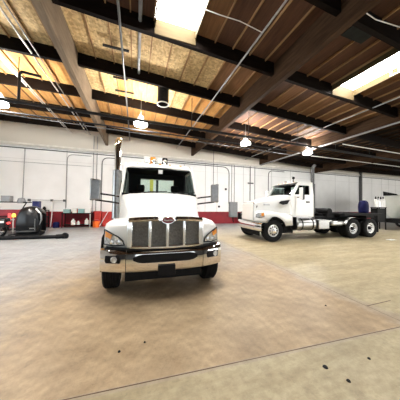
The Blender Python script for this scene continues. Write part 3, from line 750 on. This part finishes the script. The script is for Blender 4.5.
dr = empty('drum', (14.05, 8.45, 1.40)); tag(dr, 'dark blue plastic drum standing on the rear deck of the semi', 'drum')
MB().lathe([(0, 0), (.24, 0), (.265, .04), (.275, .2), (.28, .4), (.27, .55), (.235, .70), (.15, .79), (.0, .82)], (0, 0, 0), (0, 0, 1), 26).build('barrel', 'blue', dr)
MB().tube([(-.02, 0, .75), (-.02, 0, 1.02)], .022, 8).build('pump_tube', 'conduit_light', dr)

# ---------------------------------------------------------------- wall services
def rod(name, pts, r, mt, label, cat, group=None, seg=8):
    o = MB().tube(pts, r, seg).build(name, mt); tag(o, label, cat, group); return o
def bend(p, q, c, n=5):
    """rounded corner from p to q round corner c"""
    p, q, c = Vector(p), Vector(q), Vector(c)
    return [tuple((1 - t) ** 2 * p + 2 * t * (1 - t) * c + t * t * q) for t in [k / n for k in range(n + 1)]]
y = WY - .05
g = 'conduits on the back wall'
rod('wall_pipe', [(XL, y - .08, 5.74), (XR, y - .08, 5.74)], .05, 'conduit_light', 'long pale pipe running the full width of the back wall', 'pipe')
rod('wall_pipe', [(XL, y - .02, 5.60), (XR, y - .02, 5.60)], .035, 'conduit_dark', 'long dark pipe just below the pale pipe on the back wall', 'pipe')
rod('conduit', [(-7.48, y, 5.6), (-7.52, y, 1.75)], .03, 'conduit', 'single vertical conduit rising above the black hood', 'conduit', g)
rod('conduit', bend((-4.9, y, 5.0), (-4.5, y, 5.42), (-4.9, y, 5.42)) [::-1] + [(-4.9, y, 1.4)], .025, 'conduit', 'vertical conduit with a bend at its top, above the work table', 'conduit', g)
rod('conduit', [(-4.5, y, 5.42), (-3.3, y, 5.42)], .025, 'conduit', 'short level conduit under the long pipes above the work table', 'conduit', g)
rod('conduit', [(-3.16, y, 7.0), (-3.16, y, .1)], .03, 'conduit', 'full-height conduit nearer the work table of the two behind the left mirror', 'conduit', g)
rod('conduit', [(-2.92, y, 7.0), (-2.92, y, .1)], .03, 'conduit', 'full-height conduit nearer the exhaust stack of the two behind the left mirror', 'conduit', g)
rod('conduit', [(-2.55, y, .8), (-2.55, y, 4.9)] + bend((-2.55, y, 4.9), (-2.05, y, 5.4), (-2.55, y, 5.4)) + [(-1.2, y, 5.4)], .03, 'conduit_dark', 'conduit with a rounded elbow beside the near truck exhaust stack', 'conduit', g)
rod('conduit', [(XL + .1, WY - .03, 4.62), (-3.3, WY - .03, 4.62)], .016, 'conduit', 'thin level conduit crossing the white panels on the left', 'conduit', g)
rod('conduit', [(2.3, y, 5.45), (7.9, y, 5.45)] + bend((7.9, y, 5.45), (8.58, y, 4.7), (8.58, y, 5.45)) + [(8.58, y, 1.9)], .035, 'conduit_dark', 'dark conduit curving down to the grey electrical box', 'conduit', g)
rod('conduit', [(8.86, y, 5.8), (8.86, y, 2.0)], .03, 'conduit', 'straight conduit entering the middle of the grey electrical box', 'conduit', g)
rod('conduit', [(9.16, y, 5.8), (9.16, y, 2.0)], .03, 'conduit', 'straight conduit at the truck side of the grey electrical box', 'conduit', g)
rod('conduit', [(10.95, y, 5.8), (10.95, y, .2)], .035, 'conduit_dark', 'vertical conduit nearer the electrical box of the pair by the semi hood', 'conduit', g)
rod('conduit', [(11.5, y, 5.8), (11.5, y, .2)], .03, 'conduit', 'vertical conduit nearer the semi of the pair by its hood', 'conduit', g)
rod('conduit', [(15.2, y, 5.45), (13.7, y, 5.45)] + bend((13.7, y, 5.45), (13.15, y, 4.9), (13.15, y, 5.45)) + [(13.15, y, .3)], .035, 'conduit_dark', 'dark bent conduit dropping behind the semi hood', 'conduit', g)
rod('cable', [(4.1, y, 5.4), (4.1, y, 1.6)], .02, 'conduit', 'thin vertical cable on the wall between near truck and its right mirror', 'cable')
rod('cable', [(6.9, y - .08, 7.0), (6.9, y - .08, 2.2)], .022, 'conduit_dark', 'dark thin cable dropping from the roof above the right mirror', 'cable')
for x, n in ((19.15, 'dark steel column on the back wall just behind the semi cab'), (27.2, 'dark steel column on the back wall above the blue drum')):
    o = MB().b2(x - .14, x + .14, WY - .25, WY - .03, 0, 6.25).build('steel_column', 'conduit_dark'); tag(o, n, 'column', kind='structure')
cb = empty('electrical_box', (9.0, WY - .02, 0)); tag(cb, 'grey electrical box mounted on the wall beside the red band', 'electrical box')
MB().b2(-.42, .42, -.25, 0, .62, 2.08).build('box', 'grey', cb, bevel=.015)
MB().b2(-.36, .36, -.27, -.25, .70, 2.0).build('door', 'grey', cb, bevel=.008)
MB().tube([(.0, -.1, .62), (.0, -.1, .3), (.1, -.1, .1)], .04, 8).build('cable_tail', 'black', cb)
gb = MB().b2(9.6, 10.2, WY - .5, WY - .05, 0, 1.05).build('storage_bin', 'black'); tag(gb, 'black bin on the floor between electrical box and semi', 'bin')
for x, z, n in ((7.55, 1.62, 'small black wall outlet above the red band'), (8.25, 3.3, 'small black bracket high on the wall beside the curved conduit')):
    o = MB().b2(x - .09, x + .09, WY - .07, WY, z - .09, z + .09).build('wall_outlet', 'black', bevel=.01); tag(o, n, 'outlet')
for k, (x, z) in enumerate(((10.95, 4.0), (11.3, 2.2))):
    o = MB().b2(x - .3, x + .35, WY - .12, WY - .08, z - .06, z + .06).build('conduit_clamp', 'conduit_dark'); tag(o, ('upper' if k == 0 else 'lower') + ' dark clamp bar across the conduit pair by the semi hood', 'clamp')

# ---------------------------------------------------------------- left work area
# removed truck hood on the floor
hd = empty('truck_hood', (-5.32, 12.75, 0), math.radians(6)); hd.scale = (.62, .9, .98); tag(hd, 'black truck hood shell standing on the floor near the left wall end', 'hood')
sh = MB(); rows = []
for k in range(13):
    t = k / 12; a = math.pi * t
    xx = -.78 * math.cos(a)
    zz = 1.20 + .38 * math.sin(a) ** .8 if 0 < t < 1 else 1.2
    rows.append([(xx * 1.02, -.55 + .14 * abs(xx), .12), (xx * 1.0, -.62 + .14 * abs(xx), .75), (xx * .98, -.55 + .14 * abs(xx), max(.9, zz - .28)), (xx * .92, -.3, zz), (xx * .95, .2, zz + .03), (xx, .75, zz - .08), (xx, .8, .15)])
sh.grid(rows); hs_ = sh.build('shell', 'gloss', hd, solid=.02, angle=50)
pl(MB().prism([(-.02, -.46, 1.40), (.12, -.46, 1.40), (.05, -.42, 1.47)], (0, -.02, 0)).build('emblem', 'cardwhite', hd), 'small white emblem')
fa = MB(); fa.tube([(.62 + .30 * math.sin(a), -.50, .72 - .52 * math.cos(a)) for a in [math.pi * k / 14 for k in range(15)]], .045, 10); fa.build('fender_arch', 'black', hd)
pl(MB().tube([(.80, -.56, .62), (.93, -.54, .9), (.90, -.53, 1.12), (.84, -.52, 1.3)], [.02, .06, .07, .02], 10).build('headlight', 'chrome_dull', hd), 'bright side lamp strip')
MB().b2(.52, .58, -.70, -.66, .35, .95).build('trim_strip', 'chrome_dull', hd)
MB().b2(-.7, .6, -.70, -.66, .28, .34).build('trim_strip', 'conduit_dark', hd)
MB().b2(.2, .5, -.69, -.66, .42, .48).build('trim_strip', 'chrome_dull', hd)
sk = MB(); sk.b2(-.75, .75, -.55, .7, .0, .14); sk.build('skid', 'under', hd)
pl(MB().prism([(.42, -.40, 1.46), (.72, -.40, 1.22), (.76, -.40, 1.30), (.50, -.40, 1.53)], (0, .02, 0)).build('decal', 'cardwhite', hd), 'white reflective flash')
# motorcycle cropped by the frame edge
mc = empty('motorcycle', (-7.12, 12.2, 0), math.radians(4)); tag(mc, 'black motorcycle with white striped saddlebag, cut by the left picture edge', 'motorcycle')
def mtyre(x, parent):
    t = MB(); t.lathe([(.22, -.05), (.27, -.07), (.31, -.05), (.325, 0), (.31, .05), (.27, .07), (.22, .05), (.22, -.05)], (x, 0, .325), (0, 1, 0), 30); w = t.build('wheel', 'rubber', parent)
    s = MB(); s.lathe([(0, -.04), (.07, -.04), (.07, .04), (0, .04)], (x, 0, .325), (0, 1, 0), 14)
    for k in range(8):
        a = math.pi * 2 * k / 8; s.tube([(x, 0, .325), (x + .23 * math.cos(a), 0, .325 + .23 * math.sin(a))], .012, 5)
    s.build('spokes', 'chrome', w)
mtyre(-.85, mc); mtyre(.70, mc)
fnd = MB(); rows = []
for k in range(9):
    a = math.radians(10 + 160 * k / 8); rows.append([(.70 - .40 * math.cos(a), -.12, .325 + .38 * math.sin(a)), (.70 - .42 * math.cos(a), 0, .325 + .42 * math.sin(a)), (.70 - .40 * math.cos(a), .12, .325 + .38 * math.sin(a))])
fnd.grid(rows); fnd.build('rear_fender', 'gloss', mc, solid=.01)
MB().lathe([(0, -.32), (.10, -.27), (.17, -.1), (.18, .1), (.13, .3), (0, .36)], (-.15, 0, .88), (1, 0, .1), 16).build('fuel_tank', 'gloss', mc)
se = MB(); se.b2(.15, .75, -.15, .15, .72, .84); se.build('seat', 'seat', mc, bevel=.05)
en = MB(); en.b2(-.4, .2, -.17, .17, .28, .66); en.build('engine', 'chrome_dull', mc, bevel=.05)
for s in (-1, 1):
    sb = MB(); sb.b2(.42, 1.05, s * .2 - .1, s * .2 + .1, .52, .98); q = sb.build('saddlebag', 'gloss', mc, bevel=.06)
    pl(MB().b2(.44, 1.03, s * .31 - .006, s * .31 + .006, .76, .86).build('stripe', 'cardwhite', q), 'white stripe')
    MB().tube([(-.85, s * .09, .325), (-.62, s * .09, .95)], .028, 8).build('fork', 'chrome', mc)
    MB().tube([(-.2, s * .22, .34), (.5, s * .24, .30), (1.05, s * .24, .34)], [.03, .045, .05], 10).build('exhaust_pipe', 'chrome', mc)
MB().tube([(-.45, -.36, 1.02), (-.55, -.3, 1.10), (-.62, 0, 1.0), (-.55, .3, 1.10), (-.45, .36, 1.02)], .016, 8).build('handlebar', 'chrome', mc)
MB().tube([(1.05, -.05, .7), (1.15, -.05, .75)], .06, 10).build('tail_lamp', 'redglow', mc)
# trolley with the tubular frame behind
tr = empty('tool_trolley', (-7.0, 13.9, 0)); tag(tr, 'dark tubular tool trolley with grey instrument boxes on top, behind the motorcycle', 'trolley')
f = MB()
for a in ((-.55, 0), (.85, 0)):
    f.tube([(a[0], -.25, .05), (a[0], -.25, 1.35), (a[0] + .22, -.25, 1.78), (a[0] + .45, -.25, 1.78)], .03, 8)
f.tube([(-.4, -.25, 1.78), (1.3, -.25, 1.78)], .03, 8); f.b2(-.55, 1.25, -.3, .3, .95, 1.0); f.b2(-.55, 1.25, -.3, .3, .2, .25)
f.build('frame', 'black', tr)
MB().b2(-.5, 1.2, -.27, .27, 1.0, 1.35).build('drawer_box', 'redpaint', tr, bevel=.02)
MB().b2(-.10, .32, -.3, .05, 1.80, 2.14).build('instrument_box', 'grey', tr, bevel=.02)
MB().lathe([(0, 0), (.16, 0), (.2, .1), (.15, .28), (0, .32)], (.78, -.15, 1.72), (0, 0, 1), 14).build('gauge_head', 'grey', tr)
o = MB().b2(-5.95, -5.6, 14.3, 14.6, 0, 1.86).build('locker', 'bluebin', bevel=.02); tag(o, 'blue topped locker showing above the black hood', 'locker')
wl = empty('warning_light', (-6.28, 13.15, 0)); tag(wl, 'upright stand with lit amber and pink warning lights beside the motorcycle', 'lamp')
MB().tube([(0, 0, 0), (0, 0, .95)], .03, 8).build('stand', 'conduit_light', wl)
MB().lathe([(0, 0), (.08, 0), (.085, .1), (.06, .18), (0, .20)], (.02, 0, .97), (0, 0, 1), 14).build('amber_lens', 'amberglow', wl)
MB().lathe([(0, 0), (.07, 0), (.07, .3), (0, .32)], (-.17, .02, .85), (0, 0, 1), 12).build('red_lens', 'redglow', wl)
MB().b2(-.2, .04, -.02, .04, .80, .86).build('bracket', 'conduit_light', wl)
MB().lathe([(0, 0), (.2, 0), (.2, .03), (.05, .06), (0, .06)], (0, 0, 0), (0, 0, 1), 16).build('base', 'black', wl)
# long bar on the floor
tb = empty('tow_bar', (0, 0, 0)); tag(tb, 'long black steel bar lying on the floor in front of the motorcycle', 'bar')
MB().tube([(-10.6, 11.85, .10), (-3.6, 11.35, .10)], .085, 12).build('bar', 'black', tb)
te = MB(); te.lathe([(0, -.07), (.15, -.07), (.17, 0), (.15, .07), (0, .07)], (-3.32, 11.33, .12), (0, 1, .0), 18); te.tube([(-3.7, 11.36, .10), (-3.32, 11.33, .12)], .11, 10); te.build('bar_end', 'under', tb)

# shelves and benches against the red band
yb = WY - .55
wt = empty('work_table', (-4.05, yb, 0)); tag(wt, 'black work table against the red band with cartons on it', 'table')
MB().b2(-.88, .95, -.3, .4, 1.0, 1.05).build('table_top', 'under', wt)
for x in (-.84, .91):
    for yy_ in (-.26, .36): MB().b2(x - .03, x + .03, yy_ - .03, yy_ + .03, 0, 1.0).build('leg', 'conduit_light' if x > 0 and yy_ < 0 else 'under', wt)
MB().b2(-.86, .93, -.28, .38, .16, .2).build('shelf', 'under', wt)
for k, (x, w, h, mt, n) in enumerate(((-.62, .38, .26, 'teal', 'teal carton at the near end of the work table'), (-.12, .26, .34, 'cardwhite', 'white carton on the work table beside the teal one'), (.28, .36, .3, 'teal', 'pale teal carton on the work table beside the red bottle'), (.70, .34, .34, 'cardwhite', 'white carton at the bucket end of the work table'))):
    o = MB().b2(-4.05 + x - w / 2, -4.05 + x + w / 2, yb - .2, yb + .2, 1.05, 1.05 + h).build('carton', mt, bevel=.008); tag(o, n, 'box')
o = MB().lathe([(0, 0), (.038, 0), (.04, .2), (.02, .3), (0, .31)], (-4.05 + .055, yb - .1, 1.05), (0, 0, 1), 12).build('bottle', 'redbin'); tag(o, 'small red bottle between cartons on the work table', 'bottle')
for k, (x, w, h, n) in enumerate(((-.2, .28, .42, 'white jug on the shelf under the work table, nearer the pail'), (.12, .2, .28, 'small white jug in the middle of the shelf under the work table'), (.66, .26, .46, 'grey-white canister on the table shelf nearest the orange bucket'))):
    o = MB().lathe([(0, 0), (w * .5, 0), (w * .5, h * .65), (w * .2, h * .85), (w * .2, h), (0, h)], (-4.05 + x, yb - .1, .2), (0, 0, 1), 16).build('jug', 'cardwhite'); tag(o, n, 'jug')
bk = empty('bucket', (-2.72, WY - .85, 0)); tag(bk, 'orange plastic bucket on the floor at the end of the work table', 'bucket')
MB().lathe([(0, .01), (.20, 0), (.235, .40), (.245, .40), (.245, .43), (.225, .43), (.19, .03), (0, .03)], (0, 0, 0), (0, 0, 1), 24).build('pail', 'orange', bk)
MB().tube([(.23 * math.cos(a), 0, .41 + .0 + .16 * math.sin(a)) for a in [math.pi * k / 10 for k in range(11)]], .008, 6).build('handle', 'conduit', bk)
rb = MB().b2(-2.95, -2.45, WY - .45, WY - .10, 0, 1.18).build('waste_bin', 'redbin', bevel=.03); tag(rb, 'bright red bin behind the orange bucket', 'bin')
rb = MB().b2(-2.38, -1.75, WY - .55, WY - .05, 0, 1.12).build('waste_bin', 'redbin', bevel=.03); tag(rb, 'bright red bin behind the left fender of the near truck', 'bin')
o = MB().tube([(-2.55, WY - .66, .02), (-1.9, WY - .60, 1.3)], .025, 8).build('broom_handle', 'cardwhite'); tag(o, 'pale handle leaning across the two red bins', 'broom')
pd = MB().lathe([(0, 0), (.19, 0), (.21, .30), (.16, .40), (0, .42)], (-5.30, WY - .6, 0), (0, 0, 1), 20).build('pail', 'blue'); tag(pd, 'small dark blue pail on the floor against the red band', 'pail')
rod('air_line', [(-7.05, WY - .25, 1.95), (-4.95, WY - .25, 1.95)], .022, 'conduit', 'thin level air line just above the red band', 'pipe')
rod('air_line', [(-5.66, WY - .25, 1.95), (-5.70, WY - .25, .9), (-5.74, WY - .3, .02)], .03, 'cardwhite', 'pale drop hose hanging from the air line to the floor', 'pipe')
for x, n in ((-7.05, 'small brass valve at the hood end of the air line'), (-5.72, 'small grey valve midway on the air line'), (-4.95, 'small grey valve at the table end of the air line')):
    o = MB().b2(x - .07, x + .07, WY - .33, WY - .18, 1.86, 2.02).build('valve', 'conduit_dark', bevel=.01); tag(o, n, 'valve')
sr = empty('shelf_rack', (-6.35, WY - .5, 0)); tag(sr, 'low dark rack of tools between black hood and blue pail', 'rack')
r_ = MB()
for x in (-.4, .45):
    for q in (-.25, .3): r_.b2(x - .025, x + .025, q - .025, q + .025, 0, 1.25)
for z in (.25, .75, 1.2): r_.b2(-.42, .47, -.27, .32, z, z + .04)
r_.build('frame', 'under', sr)
for k, (x, z, h, mt) in enumerate(((-.25, 1.24, .40, 'cardwhite'), (-.02, 1.24, .22, 'under'), (.28, 1.24, .26, 'black'))):
    o = MB().lathe([(0, 0), (.1, 0), (.1, h * .7), (.05, h * .85), (.05, h), (0, h)], (-6.35 + x, WY - .5, z), (0, 0, 1), 14).build('canister', mt)
    tag(o, ('tall white canister on the tool rack', 'short dark canister in the middle of the tool rack', 'black canister on the tool rack nearest the hanging hose')[k], 'canister')
for k, x in enumerate((-.2, .2)):
    o = MB().lathe([(0, 0), (.12, 0), (.13, .3), (.1, .36), (0, .36)], (-6.35 + x, WY - .5, .79), (0, 0, 1), 14).build('canister', 'redbin'); tag(o, ('red canister on the rack shelf, hood side', 'red canister on the rack shelf, pail side')[k], 'canister')

# ---------------------------------------------------------------- ceiling services
mn = empty('sprinkler_main', (0, 0, 0)); tag(mn, 'thick black sprinkler main crossing under the roof parallel to the back wall', 'pipe')
MB().tube([(XL, 9.2, 5.72), (12, 9.25, 5.55), (30, 9.3, 5.3)], .065, 10).build('pipe', 'blackpipe', mn)
for x in (-4.4, 2.6, 5.9, 9.4, 12.6, 16.0):
    MB().tube([(x, 9.22, 5.6), (x, 9.22, deck_z(x))], .016, 6).build('hanger', 'blackpipe', mn)
o = MB().tube([(-4.36, 9.2, 5.7), (-4.36, 9.2, 6.75), (-4.3, 9.2, 6.86), (-3.7, 9.3, 6.86)], .05, 10).build('riser', 'blackpipe', mn)
rod('branch_pipe', [(XL, 10.25, 5.66), (11.9, 10.15, 5.42)], .04, 'blackpipe', 'thinner black pipe just behind the sprinkler main', 'pipe')
rod('branch_pipe', [(XL, 12.2, 6.3), (11.9, 12.3, 5.9)], .03, 'conduit_dark', 'dark thin pipe crossing near the back of the roof', 'pipe')
gl = 'conduits running towards the back wall under the roof'
def roofrun(x, drop, r, mt, label, y0=-2, y1=WY - .3, x2=None):
    x2 = x if x2 is None else x2
    return rod('roof_conduit', [(x, y0, deck_z(x) - drop), (x2, y1, deck_z(x2) - drop)], r, mt, label, 'conduit', gl)
roofrun(-4.75, .42, .028, 'conduit_light', 'bright roof conduit farthest left, passing above the lit lamp')
roofrun(-4.62, .45, .022, 'conduit_light', 'thin bright roof conduit alongside the farthest left one', 2)
roofrun(-3.55, .42, .03, 'conduit_light', 'bright roof conduit left of the big glulam beam', 4)
roofrun(-3.35, .44, .02, 'conduit', 'thin grey roof conduit between glulam beam and the bright conduit', 4)
roofrun(-.52, .46, .035, 'conduit_dark', 'dark roof conduit passing left of the small skylight')
roofrun(.02, .20, .05, 'conduit', 'grey roof duct beside the small skylight', -2, 8.1)
roofrun(3.3, .45, .028, 'conduit', 'grey roof conduit left of the middle glulam beam')
roofrun(10.2, .42, .03, 'conduit', 'grey roof conduit right of the long skylight')
roofrun(11.98, .75, .05, 'conduit', 'pale pipe strapped along the side of the far glulam beam', -1)
rod('roof_pipe', [(12.4, 8.6, 5.75), (34, 8.8, 5.75)], .03, 'conduit_light', 'upper bright pipe crossing the dark roof on the right', 'pipe')
rod('roof_pipe', [(12.4, 10.9, 5.55), (36, 11.1, 5.6)], .035, 'conduit_light', 'lower bright pipe crossing the dark roof on the right', 'pipe')
for k, (x, yy_, w) in enumerate(((-.75, 7.2, .85), (-.6, 9.9, .85), (-.72, 8.9, .6))):
    o = MB().b2(x - w / 2, x + w / 2, yy_ - .03, yy_ + .03, deck_z(x) - .16, deck_z(x) - .10).build('strut_channel', 'blackpipe')
    tag(o, ('short black strut under the roof nearest the small skylight', 'short black strut under the roof nearest the back wall', 'shortest black strut under the roof, middle of three')[k], 'bracket')
vp = empty('roof_duct', (1.08, 8.62, 6.25)); tag(vp, 'black round roof duct with a pale rim, hanging beside the lit lamp', 'duct')
MB().lathe([(.23, 0), (.25, 0), (.25, .95), (.23, .95), (.23, 0)], (0, 0, 0), (0, 0, 1), 28).build('duct', 'blackpipe', vp)
MB().lathe([(.225, -.005), (.265, -.005), (.265, .03), (.225, .03), (.225, -.005)], (0, 0, 0), (0, 0, 1), 28).build('rim', 'conduit_light', vp)
# dark felt patches between the long skylight and the middle beam
for k, (x0, x1, y0_, y1_) in enumerate(((5.62, 6.5, 3.45, 3.95),)):
    z = deck_z(x1) - .13
    o = MB().b2(x0, x1, y0_, y1_, z, z + .02).build('roof_patch', 'screen'); tag(o, 'black square panel fixed under the roof beside the long skylight', 'panel')
rod('cable', [(5.2, 3.05, 6.5), (5.55, 3.05, 6.45), (5.89, 3.06, 6.5), (6.45, 3.01, 6.5), (7.6, 2.9, 6.62)], .012, 'conduit_light', 'thin pale cable sagging beside the black roof panel', 'cable')
rod('cable', [(1.44, 4.66, 6.93), (2.0, 4.60, 6.86), (2.61, 4.54, 6.82), (3.3, 4.5, 6.68)], .012, 'conduit_light', 'thin pale cable running right from the small skylight', 'cable')
ld = empty('skylight_guard', (8.8, 4.37, 6.62)); tag(ld, 'white ladder guard hanging beside the long skylight', 'guard')
for y_ in (0, -.22): MB().tube([(0, y_, 0), (0, y_, .27)], .02, 8).build('upright', 'cardwhite', ld)
MB().tube([(0, .02, 0), (0, -.95, -.02)], .02, 8).build('rail', 'cardwhite', ld)
MB().tube([(.0, -.22, .1), (0, -.95, .22)], .018, 8).build('rail', 'cardwhite', ld)
# high-bay lamps
def lamp(x, yy_, z, label, r=.31):
    e = empty('high_bay_lamp', (x, yy_, z)); tag(e, label, 'lamp', 'high-bay lamps under the roof')
    MB().lathe([(0, -.05), (r * .5, -.04), (r * .9, -.01), (r, .03), (r * .96, .09), (r * .68, .17), (.15, .22), (.13, .22)], (0, 0, 0), (0, 0, 1), 26).build('lens', 'lamp', e)
    MB().lathe([(.13, .21), (.15, .22), (.14, .42), (.09, .47), (0, .48)], (0, 0, 0), (0, 0, 1), 20).build('housing', 'lampmetal', e)
    u = bpy.data.lights.new('deck_fill', 'POINT'); u.energy = DECK_FILL; u.shadow_soft_size = .12; u.color = (1, .95, .86)  # point light added above the housing to brighten the roof deck
    uo = bpy.data.objects.new('deck_fill', u); COL.objects.link(uo); uo.parent = e; uo.location = (0, 0, .66)
    MB().tube([(0, 0, .48), (0, 0, deck_z(x) - z - .0)], .014, 6).build('hanger', 'conduit_dark', e)
lamp(-5.25, 9.72, 5.66, 'lit high-bay lamp at the left picture edge')
lamp(.17, 9.75, 5.62, 'lit high-bay lamp above the near truck cab')
lamp(6.5, 10.5, 5.62, 'lit high-bay lamp between the two trucks')
lamp(11.7, 10.6, 5.55, 'lit high-bay lamp above the semi cab')

# ---------------------------------------------------------------- small things on the floor
for k, (x, yy_, s) in enumerate(((-.15, 2.55, .018), (2.05, 1.62, .03), (2.66, 1.55, .018), (2.12, 1.42, .022), (.15, 2.62, .015), (3.3, 2.6, .016))):
    o = MB().lathe([(0, 0), (s, 0), (s * .7, .012), (0, .016)], (x, yy_, 0), (0, 0, 1), 7).build('debris_chip', 'under'); tag(o, 'dark chip of debris on the bare concrete floor', 'debris', 'dark chips on the floor')
rg = MB(); rows = []
for i in range(7):
    rows.append([(-.25 + .5 * i / 6, -.12 + .24 * j / 4, .02 + .035 * math.sin(i * 1.7 + j * 2.1) ** 2) for j in range(5)])
rg.grid(rows); o = rg.build('rag', 'cardwhite', solid=.01); o.location = (13.1, 6.55, 0); tag(o, 'crumpled white rag on the floor near the semi rear wheels', 'rag')
